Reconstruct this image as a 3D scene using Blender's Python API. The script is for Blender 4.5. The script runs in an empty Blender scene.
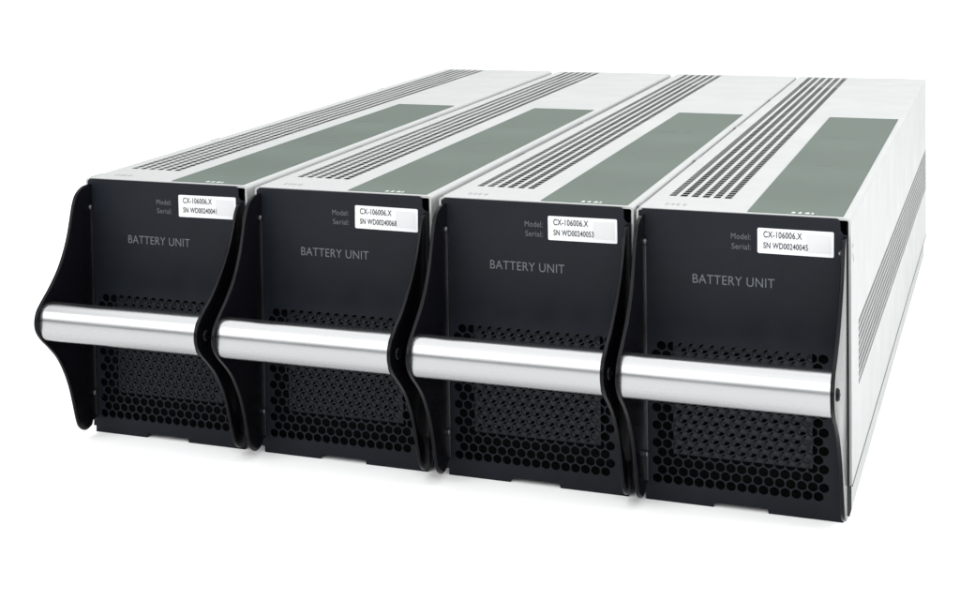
import bpy, bmesh, math, random
from mathutils import Matrix, Vector

random.seed(4)
scene = bpy.context.scene
C = scene.collection

# ------------------------------------------------------------------ camera (a view camera with shift)
MM = 0.001
cam_d = bpy.data.cameras.new('camera')
cam = bpy.data.objects.new('camera', cam_d)
C.objects.link(cam)
right = Vector((0.916808828, 0.398843202, -0.0196385356))
down = Vector((0.000538614806, -0.0504142155, -0.998728250))
fwd = Vector((-0.399326035, 0.915632299, -0.0464350207))
rot = Matrix((right, -down, -fwd)).transposed()
cam.matrix_world = Matrix.Translation((0.53653849, -0.90295920, 0.16693179 + 0.160)) @ rot.to_4x4()
cam_d.sensor_fit = 'HORIZONTAL'
cam_d.sensor_width = 36
cam_d.lens = 63.0436
cam_d.shift_x = 185.437 / 960
cam_d.shift_y = -315.494 / 960
cam_d.clip_start = 0.01
cam_d.clip_end = 100
scene.camera = cam

# ------------------------------------------------------------------ studio light
world = bpy.data.worlds.new('World')
scene.world = world
world.use_nodes = True
bg = world.node_tree.nodes['Background']
bg.inputs['Color'].default_value = (0.96, 0.98, 1.0, 1)
bg.inputs['Strength'].default_value = 0.55
scene.view_settings.view_transform = 'Standard'
scene.view_settings.look = 'None'
scene.view_settings.exposure = 0.0
scene.view_settings.gamma = 1.0


def softbox(name, loc, target, sx, sy, power, color=(1, 1, 1)):
    d = bpy.data.lights.new(name, 'AREA')
    d.shape = 'RECTANGLE'
    d.size, d.size_y = sx, sy
    d.energy = power
    d.color = color
    o = bpy.data.objects.new(name, d)
    C.objects.link(o)
    o.location = loc
    o.rotation_euler = (Vector(target) - Vector(loc)).to_track_quat('-Z', 'Y').to_euler()
    return o


softbox('softbox_overhead', (0.3, 0.25, 2.0), (0.3, 0.25, 0), 3.1, 3.1, 68)
softbox('softbox_front', (-0.1, -2.0, 1.5), (0.15, 0.0, 0.1), 3.6, 1.8, 80)
softbox('softbox_side', (2.1, 0.1, 1.1), (0.45, 0.3, 0.05), 1.4, 1.4, 40)
softbox('backdrop_lamp', (0.0, 3.4, 2.4), (0.0, 5.2, 0.6), 4.0, 1.0, 85)


# ------------------------------------------------------------------ materials
def mat(name, color, rough=0.5, metal=0.0, spec=0.5, noise=0.0, nscale=200.0, bump=0.0, bscale=900.0,
        rough_var=0.0, stretch=None, aniso=0.0, coat=0.0):
    m = bpy.data.materials.new(name)
    m.use_nodes = True
    nt = m.node_tree
    b = nt.nodes['Principled BSDF']
    b.inputs['Base Color'].default_value = (*color, 1)
    b.inputs['Roughness'].default_value = rough
    b.inputs['Metallic'].default_value = metal
    b.inputs['Specular IOR Level'].default_value = spec
    b.inputs['Anisotropic'].default_value = aniso
    b.inputs['Coat Weight'].default_value = coat
    tc = nt.nodes.new('ShaderNodeTexCoord')
    src = tc.outputs['Object']
    if stretch:
        mp = nt.nodes.new('ShaderNodeMapping')
        mp.inputs['Scale'].default_value = stretch
        nt.links.new(src, mp.inputs['Vector'])
        src = mp.outputs['Vector']
    if noise or rough_var:
        n = nt.nodes.new('ShaderNodeTexNoise')
        n.inputs['Scale'].default_value = nscale
        n.inputs['Detail'].default_value = 6
        nt.links.new(src, n.inputs['Vector'])
        if noise:
            mr = nt.nodes.new('ShaderNodeMapRange')
            mr.inputs['From Min'].default_value = 0.3
            mr.inputs['From Max'].default_value = 0.7
            mr.inputs['To Min'].default_value = 1 - noise
            mr.inputs['To Max'].default_value = 1 + noise
            nt.links.new(n.outputs['Fac'], mr.inputs['Value'])
            mx = nt.nodes.new('ShaderNodeVectorMath')
            mx.operation = 'SCALE'
            mx.inputs[0].default_value = color
            nt.links.new(mr.outputs['Result'], mx.inputs['Scale'])
            nt.links.new(mx.outputs['Vector'], b.inputs['Base Color'])
        if rough_var:
            mr2 = nt.nodes.new('ShaderNodeMapRange')
            mr2.inputs['From Min'].default_value = 0.3
            mr2.inputs['From Max'].default_value = 0.7
            mr2.inputs['To Min'].default_value = rough - rough_var
            mr2.inputs['To Max'].default_value = rough + rough_var
            nt.links.new(n.outputs['Fac'], mr2.inputs['Value'])
            nt.links.new(mr2.outputs['Result'], b.inputs['Roughness'])
    if bump:
        n2 = nt.nodes.new('ShaderNodeTexNoise')
        n2.inputs['Scale'].default_value = bscale
        n2.inputs['Detail'].default_value = 3
        nt.links.new(src, n2.inputs['Vector'])
        bp = nt.nodes.new('ShaderNodeBump')
        bp.inputs['Strength'].default_value = bump
        bp.inputs['Distance'].default_value = 0.0004
        nt.links.new(n2.outputs['Fac'], bp.inputs['Height'])
        nt.links.new(bp.outputs['Normal'], b.inputs['Normal'])
    return m


M = {
    'paper': mat('white_paper', (0.94, 0.94, 0.94), 0.9, spec=0.0),
    'case': mat('pale_grey_steel', (0.30, 0.309, 0.305), 0.5, spec=0.2, noise=0.012, nscale=30, bump=0.05, bscale=1800,
                rough_var=0.06),
    'label': mat('grey_green_label', (0.078, 0.098, 0.084), 0.6, spec=0.06, noise=0.13, nscale=16, rough_var=0.05),
    'label_white': mat('white_print', (0.4, 0.42, 0.4), 0.6),
    'label_dark': mat('dark_green_print', (0.045, 0.056, 0.049), 0.6),
    'black': mat('black_powder_coat', (0.0050, 0.0064, 0.0094), 0.45, spec=0.13, noise=0.15, nscale=60, bump=0.10,
                 bscale=2600, rough_var=0.05),
    'gloss_black': mat('black_enamel', (0.0025, 0.0025, 0.0035), 0.22, spec=0.1, noise=0.1, nscale=80,
                       rough_var=0.03),
    'screen': mat('dark_grey_screen', (0.011, 0.0135, 0.017), 0.4, spec=0.25, noise=0.1, nscale=300),
    'core': mat('grey_core', (0.010, 0.010, 0.0095), 0.8, spec=0.2),
    'shade_lining': mat('matt_black_shade_lining', (0.004, 0.004, 0.004), 0.9, spec=0.05),  # near-black that stands in for the shade behind the front holes
    'alu': mat('brushed_aluminium', (0.315, 0.32, 0.322), 0.25, metal=1.0, noise=0.03, nscale=500, rough_var=0.05,
               stretch=(0.02, 1, 1), bump=0.04, bscale=1500),
    'steel': mat('zinc_steel', (0.45, 0.45, 0.46), 0.3, metal=1.0),
    'dark_steel': mat('blackened_steel', (0.09, 0.09, 0.095), 0.4, metal=1.0),
    'sticker': mat('white_sticker', (0.53, 0.54, 0.55), 0.4, spec=0.3),
    'sticker_grey': mat('silver_sticker_strip', (0.44, 0.445, 0.45), 0.4, spec=0.5),
    'gap_shade': mat('grey_gap_shade', (0.09, 0.09, 0.09), 0.7, spec=0.2),  # shade of the gap below the case side, put into a grey
    'mark': mat('grey_stamped_mark', (0.2, 0.2, 0.2), 0.6),
    'ink': mat('black_ink', (0.02, 0.02, 0.022), 0.6),
    'grey_ink': mat('grey_ink', (0.072, 0.079, 0.091), 0.6),
    'dim_ink': mat('dim_grey_ink', (0.055, 0.06, 0.07), 0.6),
}


# ------------------------------------------------------------------ helpers (all lengths in millimetres)
def link(name, me, material, parent=None, loc=None):
    o = bpy.data.objects.new(name, me)
    C.objects.link(o)
    if material is not None:
        me.materials.clear()
        me.materials.append(material)
    if parent is not None:
        o.parent = parent
    if loc:
        o.location = Vector(loc) * MM
    return o


def bm_mesh(bm, name, scale=True):
    if scale:
        bmesh.ops.scale(bm, vec=(MM, MM, MM), verts=bm.verts)
    bmesh.ops.recalc_face_normals(bm, faces=bm.faces)
    me = bpy.data.meshes.new(name)
    bm.to_mesh(me)
    bm.free()
    return me


def from_curve(cu, name):
    """evaluate a curve to a mesh, in millimetres, as a bmesh"""
    o = bpy.data.objects.new('temporary', cu)
    C.objects.link(o)
    dg = bpy.context.evaluated_depsgraph_get()
    dg.update()
    me = bpy.data.meshes.new_from_object(o.evaluated_get(dg))
    bpy.data.objects.remove(o)
    bpy.data.curves.remove(cu)
    bm = bmesh.new()
    bm.from_mesh(me)
    bpy.data.meshes.remove(me)
    bmesh.ops.remove_doubles(bm, verts=bm.verts, dist=0.0005)
    return bm


def plate(loops, thick, bevel=0.0, res=1):
    """a flat plate with holes, in the XY plane, centred on z = 0"""
    cu = bpy.data.curves.new('outline', 'CURVE')
    cu.dimensions = '2D'
    cu.fill_mode = 'BOTH'
    cu.extrude = max(thick / 2 - bevel, 0.0001)
    if bevel:
        cu.bevel_depth = bevel
        cu.bevel_resolution = res
        cu.offset = -bevel
    for pts in loops:
        s = cu.splines.new('POLY')
        s.points.add(len(pts) - 1)
        for p, (x, y) in zip(s.points, pts):
            p.co = (x, y, 0, 1)
        s.use_cyclic_u = True
    return from_curve(cu, 'plate')


# plate XY -> world planes
XZ = Matrix(((1, 0, 0, 0), (0, 0, -1, 0), (0, 1, 0, 0), (0, 0, 0, 1)))    # (x, y) -> (x, 0, y), +z faces the front
YZ = Matrix(((0, 0, 1, 0), (1, 0, 0, 0), (0, 1, 0, 0), (0, 0, 0, 1)))     # (x, y) -> (0, x, y), +z faces the right


def put(bm, mtx=None, t=(0, 0, 0)):
    if mtx is not None:
        bmesh.ops.transform(bm, matrix=mtx, verts=bm.verts)
    bmesh.ops.translate(bm, vec=t, verts=bm.verts)
    return bm


def rect(x0, y0, x1, y1, r=0.0, n=4):
    if r <= 0:
        return [(x0, y0), (x1, y0), (x1, y1), (x0, y1)]
    out = []
    for cx, cy, a in ((x1 - r, y0 + r, -90), (x1 - r, y1 - r, 0), (x0 + r, y1 - r, 90), (x0 + r, y0 + r, 180)):
        for i in range(n + 1):
            t = math.radians(a + 90 * i / n)
            out.append((cx + r * math.cos(t), cy + r * math.sin(t)))
    return out


def add_box(bm, x0, y0, z0, x1, y1, z1):
    v = bmesh.ops.create_cube(bm, size=1)['verts']
    bmesh.ops.scale(bm, vec=(x1 - x0, y1 - y0, z1 - z0), verts=v)
    bmesh.ops.translate(bm, vec=((x0 + x1) / 2, (y0 + y1) / 2, (z0 + z1) / 2), verts=v)


def text_bm(body, width=None, height=None, size=6.0, spacing=1.0, thick=0.08, bold=0.0):
    cu = bpy.data.curves.new('lettering', 'FONT')
    cu.body = body
    cu.size = size
    cu.space_character = spacing
    cu.extrude = thick / 2
    cu.offset = bold
    bm = from_curve(cu, 'text')
    xs = [v.co.x for v in bm.verts]
    ys = [v.co.y for v in bm.verts]
    put(bm, None, (-min(xs), -min(ys), 0))
    sx = width / (max(xs) - min(xs)) if width else 1
    sy = height / (max(ys) - min(ys)) if height else sx
    if not width:
        sx = sy
    bmesh.ops.scale(bm, vec=(sx, sy, 1), verts=bm.verts)
    return bm


def join(bms):
    base = bms[0]
    for b in bms[1:]:
        tmp = bpy.data.meshes.new('temporary')
        b.to_mesh(tmp)
        b.free()
        base.from_mesh(tmp)
        bpy.data.meshes.remove(tmp)
    return base


def smooth(me, angle=40):
    for p in me.polygons:
        p.use_smooth = True
    me.set_sharp_from_angle(angle=math.radians(angle))
    return me


def dome(r, h, seg=16, socket=True):
    """a pan screw head along +z, with a cross socket cut as a dark dimple"""
    bm = bmesh.new()
    prof = [(r, 0), (r, h * .45), (r * .86, h * .8), (r * .6, h), (r * .3, h)]
    if socket:
        prof += [(r * .26, h * .45), (0, h * .4)]
    else:
        prof += [(0, h)]
    rings = []
    for pr, pz in prof:
        if pr == 0:
            rings.append([bm.verts.new((0, 0, pz))])
        else:
            rings.append([bm.verts.new((pr * math.cos(2 * math.pi * i / seg), pr * math.sin(2 * math.pi * i / seg), pz))
                          for i in range(seg)])
    for a, b in zip(rings, rings[1:]):
        for i in range(seg):
            j = (i + 1) % seg
            if len(b) == 1:
                bm.faces.new((a[i], a[j], b[0]))
            else:
                bm.faces.new((a[i], a[j], b[j], b[i]))
    return bm


# ------------------------------------------------------------------ the setting: a white paper sweep
bm = bmesh.new()
prof = [(-4.0, 0.0), (3.6, 0.0)]
for i in range(1, 17):
    a = math.radians(90 * i / 16)
    prof.append((3.6 + 1.6 * math.sin(a), 1.6 - 1.6 * math.cos(a)))
prof.append((5.2, 3.4))
ra = [bm.verts.new((-6, y, z)) for y, z in prof]
rb = [bm.verts.new((6, y, z)) for y, z in prof]
for i in range(len(prof) - 1):
    bm.faces.new((ra[i], rb[i], rb[i + 1], ra[i + 1]))
fl = bm_mesh(bm, 'floor', scale=False)
for p in fl.polygons:
    p.use_smooth = True
floor = link('floor', fl, M['paper'])
floor['kind'] = 'structure'
floor['label'] = 'seamless white paper floor sweeping up behind the units'

# ------------------------------------------------------------------ one battery unit
H = 160.0                      # local z of the top
D = 708.7                      # depth
CX0, CX1 = -3.0, 108.2         # case sides
WALL = 1.2
VX0, VX1 = 5.6, 42.4           # top vent, across
VY0, VY1 = 42.0, 702.0         # vents, along
SZ0, SZ1 = H - 98.5, H - 61.7  # side vent, height

root = bpy.data.objects.new('battery_unit', None)
C.objects.link(root)
root.empty_display_size = 0.05
root['category'] = 'battery unit'
root['group'] = 'battery units lined up side by side'

# --- case: an inverted U sheet with two vent openings, a back and a base tray
R = 2.2
cross = [(CX0, H - 140.3), (CX0, H - R)]
for i in range(1, 6):
    a = math.radians(90 * i / 5)
    cross.append((CX0 + R - R * math.cos(a), H - R + R * math.sin(a)))
cross += [(VX0, H), (VX1, H), (CX1 - R, H)]
for i in range(1, 6):
    a = math.radians(90 * i / 5)
    cross.append((CX1 - R + R * math.sin(a), H - R + R * math.cos(a)))
cross += [(CX1, SZ1), (CX1, SZ0), (CX1, H - 140.3)]
bm = bmesh.new()
stations = [1.6, VY0, VY1, D]
grid = [[bm.verts.new((x, y, z)) for x, z in cross] for y in stations]
for j in range(3):
    for i in range(len(cross) - 1):
        (xa, za), (xb, zb) = cross[i], cross[i + 1]
        if j == 1 and ((xa, xb) == (VX0, VX1) and za == H or (za, zb) == (SZ1, SZ0)):
            continue
        bm.faces.new((grid[j][i], grid[j + 1][i], grid[j + 1][i + 1], grid[j][i + 1]))
bmesh.ops.recalc_face_normals(bm, faces=bm.faces)
top_f = max(bm.faces, key=lambda f: f.calc_center_median().z)
if top_f.normal.z < 0:
    bmesh.ops.reverse_faces(bm, faces=bm.faces)
tmp = bpy.data.meshes.new('temporary')
bm.to_mesh(tmp)
bm.free()
to = bpy.data.objects.new('temporary', tmp)
C.objects.link(to)
so = to.modifiers.new('s', 'SOLIDIFY')
so.thickness = WALL
so.offset = -1
so.use_even_offset = True
dg = bpy.context.evaluated_depsgraph_get()
dg.update()
solid = bpy.data.meshes.new_from_object(to.evaluated_get(dg))
bpy.data.objects.remove(to)
bm = bmesh.new()
bm.from_mesh(solid)
b2 = bmesh.new()
add_box(b2, CX0 + WALL + .1, D - 1.6, 18, CX1 - WALL - .1, D - .3, H - WALL - .1)       # back
add_box(b2, CX0 + 2.0, 15.0, 0.3, CX1 - 2.0, D - 2.0, 18.5)                              # base tray
add_box(b2, CX0 + WALL + .2, 15.5, 18.55, CX1 - WALL - .2, D - 3.0, 23.0)
bm = join([bm, b2])
case = link('case', smooth(bm_mesh(bm, 'case'), 30), M['case'], root)


bm = bmesh.new()
add_box(bm, CX1 - 2.4, 4.0, 18.52, CX1 + 0.2, D - 3.0, 19.66)  # added strip coloured dark in place of the shaded gap above the tray
add_box(bm, CX0 - 0.2, 4.0, 18.52, CX0 + 2.4, D - 3.0, 19.66)
link('base_gap_shade', bm_mesh(bm, 'base_gap_shade'), M['gap_shade'], case)


# --- vent grilles: rows of short slots
def grille(w, l, cols=6, pitch=6.1, n=96, sw=3.9, bridge=0.95, th=0.08):
    x0 = (w - pitch * (cols - 1)) / 2
    yp = l / n
    xs, ys = [0], [0]
    for k in range(cols):
        xs += [x0 + pitch * k - sw / 2, x0 + pitch * k + sw / 2]
    for i in range(n):
        ys += [yp * i + bridge / 2, yp * (i + 1) - bridge / 2]
    xs.append(w)
    ys.append(l)
    bm = bmesh.new()
    t = [[bm.verts.new((x, y, 0)) for x in xs] for y in ys]
    b = [[bm.verts.new((x, y, -th)) for x in xs] for y in ys]
    solid = lambda j, i: 0 <= j < len(ys) - 1 and 0 <= i < len(xs) - 1 and not (i % 2 and j % 2)
    for j in range(len(ys) - 1):
        for i in range(len(xs) - 1):
            if not solid(j, i):
                continue
            bm.faces.new((t[j][i], t[j][i + 1], t[j + 1][i + 1], t[j + 1][i]))
            bm.faces.new((b[j][i], b[j + 1][i], b[j + 1][i + 1], b[j][i + 1]))
            for (dj, di, p, q) in ((-1, 0, (j, i), (j, i + 1)), (1, 0, (j + 1, i + 1), (j + 1, i)),
                                   (0, -1, (j + 1, i), (j, i)), (0, 1, (j, i + 1), (j + 1, i + 1))):
                if not solid(j + dj, i + di) and 0 <= j + dj < len(ys) - 1 and 0 <= i + di < len(xs) - 1:
                    bm.faces.new((t[p[0]][p[1]], b[p[0]][p[1]], b[q[0]][q[1]], t[q[0]][q[1]]))
    return bm


g = put(grille(VX1 - VX0, VY1 - VY0), None, (VX0, VY0, H))
link('top_vent', bm_mesh(g, 'top_vent'), M['case'], case)
g = grille(SZ1 - SZ0, VY1 - VY0, 9, 4.05, 140, 3.0, 1.25, 0.06)
put(g, Matrix(((0, 0, 1, 0), (0, 1, 0, 0), (-1, 0, 0, 0), (0, 0, 0, 1))), (CX1, VY0, SZ1))
link('side_vent', bm_mesh(g, 'side_vent'), M['case'], case)

# --- label sheet on the top with its print
lab = link('top_label', bm_mesh(put(plate([rect(55.2, 5.0, 104.2, 414.5, 1.0)], 0.2, 0.05), None, (0, 0, H + 0.11)),
                                'top_label'), M['label'], case)
pb = []
for x, w in ((77.5, 2.2), (81.0, 2.0), (84.4, 2.6), (87.6, 1.4)):
    pb.append(put(plate([[(x, 7.2), (x + w, 7.2), (x + w * .8, 11.2), (x + w * .3, 11.2)]], 0.06), None, (0, 0, H + 0.25)))
link('white_print', bm_mesh(join(pb), 'white_print'), M['label_white'], lab)
pb = []
for (x, y, w, l) in ((72, 212, 4, 3.4), (79, 211, 5, 3.4), (87, 213, 3.5, 3.4), (73, 176, 7, 2.6), (84, 176, 4, 2.6),
                     (62, 300, 12, 1.2), (80, 300, 6, 1.2)):
    link('dark_print', bm_mesh(put(plate([rect(x, y, x + w, y + l)], 0.06), None, (0, 0, H + 0.25)), 'dark_print'),
         M['label_dark'], lab)
# stamped marks at the front edge of the case, and small clips along its left edge
pb = []
for x in (10.0, 13.2, 16.0, 19.5):
    pb.append(put(plate([rect(x, 14.0, x + 1.7, 19.0, .4)], 0.1), None, (0, 0, H + .055)))
link('stamped_mark', bm_mesh(join(pb), 'stamped_mark'), M['mark'], case)
clip_me = None
for y in (8.0, 178.0, 340.0, 520.0):
    if clip_me is None:
        clip_me = bm_mesh(put(plate([rect(-.9, 0, .9, 14, .6)], 1.0, .2), None, (0, 0, 0)), 'edge_clip')
    link('edge_clip', clip_me, M['dark_steel'], case, (CX0 + 0.2, y, H - 0.9))
pb = []
for (y, z, l) in ((9, H - 17, 2.6), (9, H - 21.5, 2.2), (13, H - 25, 3.0)):
    pb.append(put(plate([rect(y, z, y + l * 1.6, z + l * .8, .3)], 0.1), YZ, (CX1 + .055, 0, 0)))
link('side_mark', bm_mesh(join(pb), 'side_mark'), M['mark'], case)

# --- dark battery block that shows through the vents
bm = bmesh.new()
add_box(bm, 2.0, 16.0, 24.0, 103.5, 700.0, 151.0)
link('battery_core', bm_mesh(bm, 'battery_core'), M['core'], root)

bm = bmesh.new()
add_box(bm, -1.2, 12.5, 3.2, 106.4, 14.0, 157.5)  # added black lining, keeps light out so the panel holes read dark
add_box(bm, -1.7, 1.8, 3.2, -1.0, 12.4, 157.5)
add_box(bm, 106.2, 1.8, 3.2, 106.9, 12.4, 157.5)
add_box(bm, -0.9, 1.8, 3.2, 106.1, 12.4, 3.8)
link('shade_lining', bm_mesh(bm, 'shade_lining'), M['shade_lining'], root)

# --- front panel with its honeycomb of holes
PITCH, ROWP = 5.62, 4.87


def hole(cx, cy, r):
    pts = []
    for k in range(6):
        for d in (-13, 13):
            t = math.radians(30 + 60 * k + d)
            pts.append((cx + r * math.cos(t), cy + r * math.sin(t)))
    return pts


outline = [(-0.6, 4.0), (1.0, 4.0), (1.0, 0.15), (37.3, 0.15), (37.9, 2.6), (65.5, 2.6), (66.1, 0.15), (104.0, 0.15),
           (104.0, 4.0), (106.9, 4.0), (106.9, H - 9.0), (104.6, H - 8.4), (103.2, H - 6.5), (103.0, H - 2.2), (102.2, H - .7), (101.0, H - .2),
           (0.6, H - .2), (-0.6, H - 1.6)]
loops = [outline]
for r in range(16):
    z = H - 147.6 + ROWP * r
    x0 = 7.3 + (PITCH / 2 if r % 2 else 0)
    for c in range(16):
        loops.append(hole(x0 + PITCH * c, z, 2.52))
fp = put(plate(loops, 1.4, 0.16), XZ, (0, 0.7, 0))
front = link('front_panel', bm_mesh(fp, 'front_panel'), M['black'], root)
# folded top lip of the panel
bm = bmesh.new()
add_box(bm, 0.4, 1.5, H - 12.0, 101.0, 2.6, H - 1.6)
link('top_lip', bm_mesh(bm, 'top_lip'), M['gloss_black'], front)
# second perforated screen a few millimetres behind it
loops = [rect(15.6, H - 134.5, 88.2, H - 68.0)]
for r in range(13):
    z = H - 131.4 + ROWP * r
    x0 = 18.9 + (PITCH / 2 if r % 2 else 0)
    for c in range(12):
        loops.append(hole(x0 + PITCH * c, z, 1.75))
sc = put(plate(loops, 1.0), XZ, (0, 4.6, 0))
link('inner_screen', bm_mesh(sc, 'inner_screen'), M['screen'], root)

# --- lettering and sticker on the panel
t = put(text_bm('BATTERY UNIT', 42.6, 4.9, 6, 1.05, bold=-0.02), XZ, (27.3, -0.06, H - 38.9))
link('lettering', bm_mesh(t, 'lettering'), M['grey_ink'], front)
t1 = put(text_bm('Model:', 10.2, 3.1, 4, 1.05), XZ, (47.6, -0.06, H - 13.8))
t2 = put(text_bm('Serial:', 10.0, 3.1, 4, 1.05), XZ, (47.9, -0.06, H - 19.2))
link('caption', bm_mesh(join([t1, t2]), 'caption'), M['dim_ink'], front)
st = link('sticker', bm_mesh(put(plate([rect(61.3, H - 20.6, 99.9, H - 7.2, .8)], 0.2, .04), XZ, (0, -0.12, 0)), 'sticker'),
          M['sticker'], front)
link('silver_strip', bm_mesh(put(plate([rect(86.5, H - 18.8, 98.6, H - 9.0, .4)], 0.05), XZ, (0, -0.26, 0)),
                             'silver_strip'), M['sticker_grey'], st)
t1 = put(text_bm('CX-106006.X', 19.6, 3.3, 4, 1.08, bold=.05), XZ, (64.4, -0.3, H - 12.2))
t2 = put(text_bm('SN WD00240045', 22.6, 3.0, 4, 1.05, bold=.05), XZ, (64.4, -0.3, H - 17.9))
link('sticker_print', bm_mesh(join([t1, t2]), 'sticker_print'), M['ink'], st)
bm = put(dome(1.5, 1.0), XZ, (103.6, 0.0, H - 18.2))
link('panel_screw', smooth(bm_mesh(bm, 'panel_screw')), M['steel'], front)

# --- side brackets: curved sheets standing out from the panel
prof = [(-0.1, -3.4), (-7, -3.2), (-13, -4.6), (-18.5, -8), (-22.2, -14), (-25, -22), (-28.5, -31), (-33.5, -40),
        (-40.5, -49), (-50, -57.5), (-59, -64), (-64.8, -69), (-67.2, -75), (-66, -81), (-60.5, -87.5), (-52, -94.5),
        (-43.5, -102.5), (-36, -113), (-30.5, -124), (-26.4, -136), (-23.6, -145), (-20.5, -151), (-14.5, -154.8),
        (-7, -154.0), (-4.5, -151.0), (-0.1, -150.5)]


def catmull(p, n=5):
    out = []
    for i in range(len(p) - 1):
        a, b, c, d = p[max(i - 1, 0)], p[i], p[i + 1], p[min(i + 2, len(p) - 1)]
        for k in range(n):
            t = k / n
            out.append(tuple(0.5 * (2 * b[q] + (c[q] - a[q]) * t + (2 * a[q] - 5 * b[q] + 4 * c[q] - d[q]) * t * t
                                    + (3 * b[q] - a[q] - 3 * c[q] + d[q]) * t ** 3) for q in (0, 1)))
    out.append(p[-1])
    return out


prof_r = [(-0.1, -9.5), (-5, -10), (-9, -14), (-13, -22), (-18, -31), (-25, -40), (-34, -49), (-45, -57.5), (-56, -64),
          (-62.5, -69), (-65, -75), (-64, -81), (-58.5, -87.5), (-50, -94.5), (-41, -102.5), (-33, -113), (-27, -124),
          (-22.5, -136), (-19, -145), (-16, -151), (-11, -155), (-6, -155.5), (-0.1, -155)]
TH = 2.1


def bracket_mesh(p):
    pts = [(y, z + H) for y, z in catmull(p)]
    return smooth(bm_mesh(put(plate([pts], TH, 0.5, 2), YZ), 'side_bracket'), 30)


seam_bm = bmesh.new()
add_box(seam_bm, 0, -1.6, H - 149, .7, -0.02, H - 18)
seam_me = bm_mesh(seam_bm, 'corner_seam')
screw_me = smooth(bm_mesh(put(dome(1.7, 1.3), YZ), 'bracket_screw'))
bolt_me = smooth(bm_mesh(put(dome(3.3, 1.7), YZ), 'handle_bolt'))
for x, s in ((TH / 2, 1), (106.4 - TH / 2, -1)):
    br = link('side_bracket', bracket_mesh(prof if s > 0 else prof_r), M['gloss_black'], root, (x, 0, 0))
    e = s * TH / 2
    so_ = link('corner_seam', seam_me, M['dark_steel'], br, (e + (0 if s > 0 else -.7), 0, 0))
    for z in (H - 17.6, H - 134.3):
        k = link('bracket_screw', screw_me, M['dark_steel'], br, (e, -2.6, z))
        k.scale = (s, 1, 1)
    b = link('handle_bolt', bolt_me, M['gloss_black'], br, (-e, -54, H - 77))
    b.scale = (-s, 1, 1)

# --- the bright aluminium handle bar
bar = []
n = 72
a_, b_ = 10.6, 11.4
for i in range(n):
    t = 2 * math.pi * i / n
    c, s = math.cos(t), math.sin(t)
    ex = 2 / 2.25
    bar.append((-53.2 + a_ * math.copysign(abs(c) ** ex, c), H - 77.2 + b_ * math.copysign(abs(s) ** ex, s)))
bm = bmesh.new()
x0, x1 = TH + 0.05, 106.4 - TH - 0.05
ra = [bm.verts.new((x0, y, z)) for y, z in bar]
rb = [bm.verts.new((x1, y, z)) for y, z in bar]
for i in range(n):
    j = (i + 1) % n
    bm.faces.new((ra[i], rb[i], rb[j], ra[j]))
bm.faces.new(ra)
bm.faces.new(rb[::-1])
link('handle_bar', smooth(bm_mesh(bm, 'handle_bar'), 50), M['alu'], root)


# ------------------------------------------------------------------ four of them in a row
def copy_tree(o, parent=None):
    c = o.copy()
    C.objects.link(c)
    c.parent = parent
    for ch in list(o.children):
        copy_tree(ch, c)
    return c


labels = ['leftmost of four battery units, its curved black left bracket bare against the white',
          'second battery unit from the left, black perforated front with silver handle',
          'third battery unit from the left, black perforated front with silver handle',
          'rightmost of four battery units, showing its white perforated side panel']
units = [root] + [copy_tree(root) for _ in range(3)]
for u, x, l in zip(units, (0.0, 116.4, 232.3, 345.0), labels):
    u.location = (x * MM, 0, 0)
    u['label'] = l

# each unit carries its own serial number, its sticker put on by hand a little differently
for u, (dx, dz, tilt), sn in zip(units, ((1.6, 0.2, -0.4), (0.6, -0.3, 0.5), (-0.4, 0.1, -0.2), (0.0, 0.0, 0.3)),
                                 ('SN WD00240041', 'SN WD00240068', 'SN WD00240053', 'SN WD00240045')):
    panel = [c for c in u.children if c.name.startswith('front_panel')][0]
    stk = [c for c in panel.children if c.name.startswith('sticker')][0]
    a = math.radians(tilt)
    px, pz = 80.0 * MM, (H - 14) * MM
    stk.matrix_local = (Matrix.Translation((dx * MM + px, 0, dz * MM + pz)) @ Matrix.Rotation(a, 4, 'Y')
                        @ Matrix.Translation((-px, 0, -pz)))
    prt = [c for c in stk.children if c.name.startswith('sticker_print')][0]
    t1 = put(text_bm('CX-106006.X', 19.6, 3.5, 4, 1.08, bold=.075), XZ, (64.4, -0.3, H - 12.2))
    t2 = put(text_bm(sn, 22.6, 3.3, 4, 1.05, bold=.075), XZ, (64.4, -0.3, H - 17.9))
    prt.data = bm_mesh(join([t1, t2]), 'sticker_print')
    prt.data.materials.append(M['ink'])
